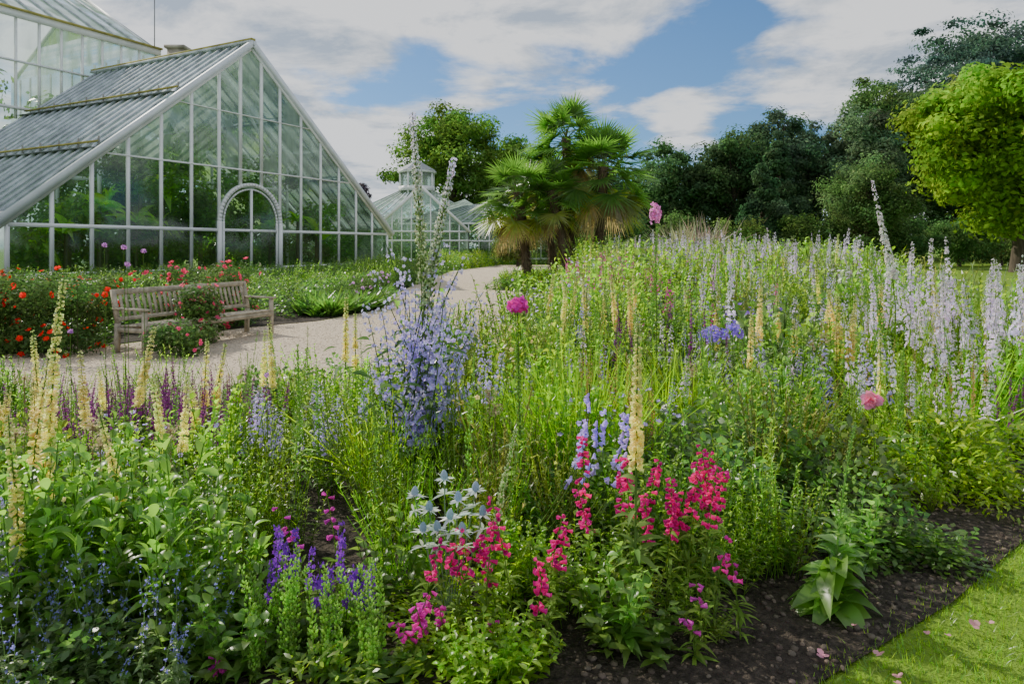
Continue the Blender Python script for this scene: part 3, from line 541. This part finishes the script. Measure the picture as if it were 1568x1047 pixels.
def hero(g):
    x0,y0=-.62,4.45
    for (bx,H,ln) in ((-.60,2.5,-.03),(-.52,2.2,.06)):
        spike(g,(bx,4.5,0),H,(ln,0),.56,300,.019,(.36,.43,.24),rad=.034,stem=.009,green=(.16,.24,.08),tip=(.62,.56,.76),pet=4,nleaf=0,taper=.45,var=.35)
        spike(g,(bx,4.5,0),H*.97,(ln,0),.56,120,.018,(.22,.32,.10),'pod',rad=.024,stem=.004,nleaf=0,taper=.4)
    for i in range(34):
        h=U(.65,1.70); spike(g,(x0+U(-.16,.18),y0+U(-.2,.2),0),h,(U(-.36,.44),U(-.25,.25)),U(.40,.58),int(U(42,70)),.023,LAV,rad=.055,stem=.006,pet=5,nleaf=12,LL=.13,LW=.035,green=(.10,.19,.05),taper=.45,var=.25,tip=(.46,.44,.58))
    n=190; leaves(g,np.stack([x0+rng.normal(0,.2,n),y0+rng.normal(0,.18,n),U(.1,1.1,n)],1),dirs(U(0,6.28,n),U(-.1,.8,n)),U(.08,.17,n),.035,.4,(.09,.18,.05),k=4,fold=True)
single('blue_delphinium',hero,(-.62,4.45,0))
def fox(loc,H,f0,n,fs,lean=(0,0),nl=22,LL=.12): single('yellow_foxglove',lambda g:spike(g,loc+(0,),H,lean,f0,n,fs*1.25,YEL,'bell',stem=.007,tip=(.42,.50,.20),taper=.64,nleaf=nl,LL=LL,LW=.026,green=(.15,.25,.06),var=.25),loc+(0,))
fox((.50,2.8),1.31,.54,230,.0115,(.02,0),44,.14); fox((-2.08,2.95),1.48,.36,290,.0120,(.17,0)); fox((-1.46,6.),1.22,.5,140,.013); fox((-1.40,6.1),1.05,.5,120,.013); fox((-2.3,5.4),.86,.4,110,.014); fox((-2.42,5.4),.90,.4,110,.014)
fox((.85,8),1.25,.5,120,.015); fox((1.08,8),1.18,.5,120,.015); fox((2.1,6),1.08,.5,130,.013); fox((4.35,7),1.34,.5,140,.016); fox((-1.8,3.1),.9,.5,120,.010,(-.05,0)); fox((-2.3,3.3),1.15,.5,130,.011,(.05,0)); fox((2.7,5),1.0,.5,120,.012); fox((-.85,5.5),1.0,.5,110,.012); fox((-2.05,2.75),.95,.4,160,.011,(.06,0)); fox((-3.0,4.3),1.1,.5,130,.012)
def spire(loc,H,f0,n,fs,lean=(0,0),col=(.20,.30,.09)): single('foxglove_seed_spire',lambda g:spike(g,loc+(0,),H,lean,f0,n,fs,col,'pod',rad=fs*.9,stem=.007,taper=.6,nleaf=24,LL=.14,LW=.032,green=(.14,.24,.06)),loc+(0,),LEAF)
spire((.03,3.6),1.28,.45,160,.014); spire((3.2,6),1.66,.45,200,.02); spire((-.04,3.0),.82,.45,140,.014,(.03,0),(.30,.34,.22)); spire((1.07,3.3),.66,.4,110,.011); spire((.92,3.1),.72,.4,110,.011); spire((2.0,4.6),.95,.45,130,.014); spire((1.5,5.4),1.1,.5,130,.014); spire((1.26,6),1.85,.5,150,.018); spire((2.4,4.2),1.0,.45,140,.014); spire((.35,5.2),1.15,.45,140,.014); spire((-1.25,4.0),1.05,.45,140,.013)
single('pale_delphinium',lambda g:(spike(g,(3.8,7,0),2.3,(.0,0),.55,170,.026,(.56,.56,.5),rad=.04,stem=.009,tip=(.62,.54,.66),nleaf=16,LL=.15,LW=.03,var=.3)),(3.8,7,0))
for x,y,h in((4.05,7,1.68),(4.25,7,1.7),(4.42,7,1.72),(4.9,7,1.45),(4.0,7.2,1.55),(4.75,6.8,1.5),(5.0,6.7,1.45),(3.5,6.6,1.4)): single('pale_delphinium',lambda g:spike(g,(x,y,0),h,(U(-.1,.1),0),.5,110,.026,PALE,rad=.04,stem=.007,tip=(.5,.46,.48),nleaf=14,var=.25),(x,y,0))
def mhead(name,x,y,z,r,n,fs,col,m=4,sq=1.,st=.004): single(name,lambda g:(tube(g,[(x,y,0),(x+.01,y,z*.5),(x,y,z)],[st*1.2,st,st*.8],G1,4),head(g,(x,y,z),r,n,fs,col,m,sq)),(x,y,0))
mhead('magenta_phlox',.03,3.6,1.31,.045,38,.024,MAG,4,.8); mhead('pink_foxglove_head',1.26,6,1.90,.045,40,.022,(.66,.24,.52),4,2.4)
for q in ((1.76,6,.88),(1.86,6.05,.84),(1.92,5.95,.92),(1.80,6.1,.80),(1.7,6,.84),(1.98,6,.86)): mhead('violet_campanula',*q,.05,20,.021,(.28,.17,.62))
mhead('pink_poppy',2.22,4.2,.68,.03,22,.048,(.74,.30,.44),3,.6)
for x,y,z in((-2.09,3.5,1.63),(-1.99,3.5,1.62),(-1.89,3.5,1.60),(-2.0,3.55,1.53),(-1.15,3.2,1.02),(-2.2,3.4,1.2)): mhead('verbena',x,y,z,.010,10,.008,(.48,.20,.52),st=.0018)
def allium(x,y,z,r=.05): 
    def f(g):
        n=90; d=nz(rng.normal(0,1,(n,3))); c=np.array([x,y,z]); tube(g,[(x,y,0),(x,y,z)],[.004,.003],(.25,.22,.1),4); leaves(g,np.tile(c,(n,1)),d,r,.002,0,(.36,.29,.16),k=1,prof='g'); cards(g,c+d*r,d,.013,(.48,.38,.24))
    single('allium_seedhead',f,(x,y,0))
for q in((-.14,4.2,.72),(-.10,4.0,.68),(2.75,6,.82),(2.9,6.1,.86),(1.32,5,.72),(-2.15,3.5,.70),(-2.05,3.4,.64),(-1.8,3.6,.65),(-2.4,3.3,.72),(2.6,5.9,.78),(.95,5.2,.72),(-2.5,3.5,.95)): allium(*q)
def camp(g):
    for k in range(7):
        x=-.02+U(-.10,.12); y=3.3+U(-.10,.10); t=np.linspace(0,1,10); h=.92+U(-.16,.05)
        c=np.stack([x+.46*np.sin(t*1.7),np.full(10,y),h*t],1); tube(g,c,.0035,G1,4)
        n=18; u=U(.58,1,n); p=np.stack([np.interp(u,t,c[:,j]) for j in range(3)],1); lathe(g,p,dirs(U(2.2,4.6,n),U(-1.2,-.4,n)),.028,.0085,[(0,.3),(.3,.8),(.75,1),(1,1.7)],(.56,.46,.84),6,.25)
single('campanula',camp,(.3,3.35,0))
def pens(loc,hs,col=CRI,nb=16,fs=.0145):
    def f(g):
        for h in hs: spike(g,(loc[0]+U(-.11,.11),loc[1]+U(-.08,.08),0),h,(U(-.12,.12),U(-.08,.05)),.62,nb,fs,col,'bell',stem=.0035,taper=.25,nleaf=26,LL=.09,LW=.017,green=(.16,.27,.045),var=.35)
    single('crimson_penstemon',f,loc+(0,))
pens((.46,3.0),(.78,.74,.70,.62),nb=24); pens((.66,3.05),(.72,.70,.64,.56),nb=26); pens((.88,3.05),(.72,.68,.64,.54),nb=26); pens((.76,3.0),(.66,.60,.54),nb=22); pens((.05,2.8),(.62,.56,.5)); pens((-.12,2.75),(.54,.50,.42)); pens((-.3,2.75),(.5,.46,.42)); pens((.12,2.7),(.42,.36)); pens((-.33,2.58),(.32,.28,.22),MAG,14); pens((-.25,2.56),(.22,.16),MAG,10); pens((-1.05,2.56),(.12,.10),MAG,12); pens((.75,2.75),(.3,.2),(.58,.08,.42),6); pens((-.85,2.9),(.58,.52),(.50,.04,.38),10); pens((.88,2.85),(.45,.4),(.64,.04,.34),8)
def ery(g):
    for x,y,z in((-.40,2.8,.60),(-.34,2.8,.54),(-.28,2.82,.66),(-.22,2.8,.58),(-.15,2.8,.62),(-.30,2.75,.48),(-.20,2.76,.47),(-.12,2.78,.53),(-.25,2.74,.53),(-.36,2.76,.47)):
        tube(g,[(-.26,2.8,0),((x-.26)/2,2.8,z*.5),(x,y,z)],[.004,.003,.002],(.20,.28,.18),4); lathe(g,[(x,y,z)],(U(-.1,.1),0,1),.042,.015,[(0,.7),(.2,1),(.6,.95),(.9,.5),(1,.1)],(.28,.36,.42),8)
        n=12; a=np.arange(n)*.524+U(0,1); leaves(g,np.tile([x,y,z],(n,1)),dirs(a,U(-.2,.5,n)),U(.035,.06,n),.013,.1,(.72,.77,.74),k=3,fold=True); n=7; leaves(g,np.tile([x,y,z-.06],(n,1)),dirs(U(0,6,n),U(-.1,.4,n)),.06,.014,.2,(.50,.58,.50),k=3,fold=True)
single('silver_eryngium',ery,(-.26,2.8,0))
def psal(g):
    for i in range(18):
        x=U(-.98,-.50); y=U(2.6,2.9); spike(g,(x,y,0),U(.34,.52),(U(-.04,.04),0),.6,26,.014,DPUR,rad=.013,stem=.003,pet=4,nleaf=10,LL=.06,LW=.02,taper=.3)
single('purple_salvia',psal,(-.75,2.75,0))
def bells(g):
    for i in range(28):
        x=U(-1.0,-.48); y=U(2.48,2.72); spike(g,(x,y,0),U(.24,.46),(U(-.05,.05),0),.2,80,.013,(.26,.38,.11),'pod',rad=.013,stem=.003,nleaf=8,LL=.06,LW=.02,taper=.4,green=(.16,.26,.06))
single('green_salvia_spires',bells,(-.75,2.7,0),LEAF)
def phlox(g):
    for i in range(40): 
        a=G(); t_leafy(a,H=U(.42,.82),R=.2,nst=3,nl=15,LL=.17,LW=.038,col=(.13,.24,.045),k=5); v,f,c=a.arr(); g.add(v+np.array([U(-2.1,-1.2),U(2.72,3.25),0]),f,c)
single('phlox_bush',phlox,(-1.6,3,0),LEAF)
def gclump(g):
    for i in range(12): a=G(); t_grass(a,H=U(.8,1.15),n=80,col=(.17,.30,.03),W_=.014,sp=.1); v,f,c=a.arr(); g.add(v+np.array([U(.12,.72),U(4.2,4.8),0]),f,c)
single('crocosmia_clump',gclump,(.4,4.5,0),LEAF)
def catmint(g):
    for i in range(80): spike(g,(U(-2.1,-1.1),U(2.3,2.75),0),U(.22,.52),(U(-.12,.12),U(-.08,.08)),.5,12,.008,(.18,.17,.42),rad=.012,stem=.002,pet=3,nleaf=40,LL=.045,LW=.013,green=(.16,.23,.10),taper=.4)
single('catmint',catmint,(-1.6,2.5,0),LEAF)
def rosette(g):
    c=np.array([1.42,3.02,0.02]); n=34; leaves(g,np.tile(c,(n,1))+np.stack([0*U(0,1,n),0*U(0,1,n),U(0,.2,n)],1),dirs(np.arange(n)*2.4,U(.15,1.1,n)),U(.17,.28,n),U(.09,.13,n),U(.4,.9,n),(.13,.24,.045),k=7,fold=True); spike(g,tuple(c),.83,(.09,-.03),.45,100,.012,(.22,.32,.11),'pod',rad=.013,stem=.007,nleaf=30,LL=.14,LW=.04,green=(.14,.24,.07))
single('foxglove_rosette',rosette,(1.42,3.02,0),LEAF)
def rosebush(name,x0,x1,y0,y1,h,nc,nl,nf,fc,fs,lc=(.08,.15,.035)):
    g=G(); C=np.stack([U(x0,x1,nc),U(y0,y1,nc),U(.1,h*.85,nc)],1); clumps(g,C,.24,nl,.065,lc,.9)
    for c in C[::4]: tube(g,[(c[0],c[1],0),tuple(c)],[.008,.004],(.07,.08,.03),4)
    k=rng.integers(0,nc,nf); d=nz(rng.normal(0,1,(nf,3))+np.array([0.1,-.5,.5])); p=C[k]+d*.24
    for rr,m in((fs,5),(fs*.6,4)): petals(g,p,d,rr*U(.6,1.2,nf),fc,m,1.0,.2,.55)
    mk(g,name,PETAL,None,((x0+x1)/2,(y0+y1)/2,0))
rosebush('red_rose_bush',-9.6,-6.3,9.9,11.4,1.3,120,20000,160,(.74,.03,.02),.055); rosebush('pink_rose_bush',-5.5,-5.0,11.0,11.7,1.0,26,5000,60,(.74,.12,.24),.048); rosebush('pink_rose_bush',-6.8,-5.5,12.2,15,1.35,70,9000,150,(.70,.08,.16),.06); rosebush('pink_rose_bush',-5.25,-4.7,9.9,10.6,.45,12,2200,12,(.7,.1,.25),.04); rosebush('red_rose_bush',-12.5,-8,12.5,16,1.0,90,9000,90,(.72,.05,.08),.06)
rosebush('lilac_shrub_rose',-4.6,-3.9,18,22,.8,40,4000,40,(.62,.36,.62),.06)
def border(name,poly,n,Ts,h):
    P=np.stack([U(min(p[0] for p in poly),max(p[0] for p in poly),n*4),U(min(p[1] for p in poly),max(p[1] for p in poly),n*4)],1); P=P[pip(P,poly)][:n]; g=G(); m=len(P); scatter(g,Ts,np.column_stack([P,np.full(m,.01)]),U(.9,1.4,m)*1.5,.06,.25,zs=U(.7,1.25,m)*h/.6); mk(g,name,LEAF)
strap=T(lambda g:t_grass(g,H=.6,n=60,col=(.07,.14,.03),W_=.045,sp=.12))
border('agapanthus_border',[(-3.9,21),(-3.6,17.9),(-4.3,15.6),(-5.0,16),(-5.3,21)],100,strap,.5); border('mixed_border',[(-20,9.6),(-7,11.6),(-5.8,14),(-5.2,16),(-5.6,24),(-5,44),(-9,44.5),(-14,35.5),(-19.6,25.2),(-21,20)],850,tmpl['mound']+tmpl['mound']+tmpl['leafy'],.78)
border('mixed_border',[(-4.4,22),(-4.5,32),(-4.4,44),(-8,44),(-7,22)],190,tmpl['leafy']+tmpl['mound'],1.0)
border('island_bed_plants',[(-.5,26),(1.0,24.2),(2.2,24.2),(4.4,27),(4.9,32.8),(1.5,33.8),(-.3,30)],260,tmpl['leafy']+tmpl['mound']+tmpl['leafy_bright'],.6)
border('far_border',[(-6,47),(-4.5,46.5),(-1,63),(14,61),(34,56),(34,60),(-8,66)],320,tmpl['mound']+tmpl['mound_y'],1.5)
n=46000; Q=np.stack([U(.9,4.6,n),U(2.1,5.2,n)],1); Q=Q[(edge(Q)<.03+rng.normal(0,.04,n)+.02*np.sin(Q[:,0]*11))&(edge(Q)>-1.9)]; n=len(Q); g=G(); leaves(g,np.column_stack([Q,np.zeros(n)]),dirs(U(0,6.28,n),U(.5,1.5,n)),U(.02,.055,n),.0038,U(0,.4,n),(.15,.26,.03),k=2,prof='g',var=.45); mk(g,'lawn_grass_blades',LEAF)
n=8000; Q=np.stack([U(.2,4.6,n),U(2.2,4.9,n)],1); Q=Q[(edge(Q)>-.01)&(edge(Q)<.9)]; n=len(Q); g=G(); s=U(.3,1,n)**3*.016+.003; lathe(g,np.column_stack([Q,np.full(n,.008)]),nz(rng.normal(0,.3,(n,3))+np.array([0,0,1])),s,s,[(0,.5),(.3,1),(.75,.8),(1,.1)],np.array([.085,.068,.052])*U(.4,2.1,(n,1)),6); mk(g,'soil_clods',STONE)
n=26000; Q=np.stack([U(-9,2.5,n),U(6,18,n)],1); Q=Q[pip(Q,PATH)]; n=len(Q); g=G(); s=U(.4,1,n)*.015; lathe(g,np.column_stack([Q,np.full(n,.002)]),nz(rng.normal(0,.3,(n,3))+np.array([0,0,1])),s*.8,s,[(0,.6),(.4,1),(.8,.7),(1,.1)],np.array([.60,.49,.36])*U(.6,1.35,(n,1)),5); mk(g,'gravel_stones',STONE)
n=14; Q=np.stack([U(1.2,2.4,n),U(2.4,3.1,n)],1); g=G(); petals(g,np.column_stack([Q,np.full(n,.04)]),rng.normal(0,.3,(n,3))+np.array([0,0,1]),U(.012,.026,n),(.74,.34,.42),3,1.2); mk(g,'fallen_petals',PETAL)
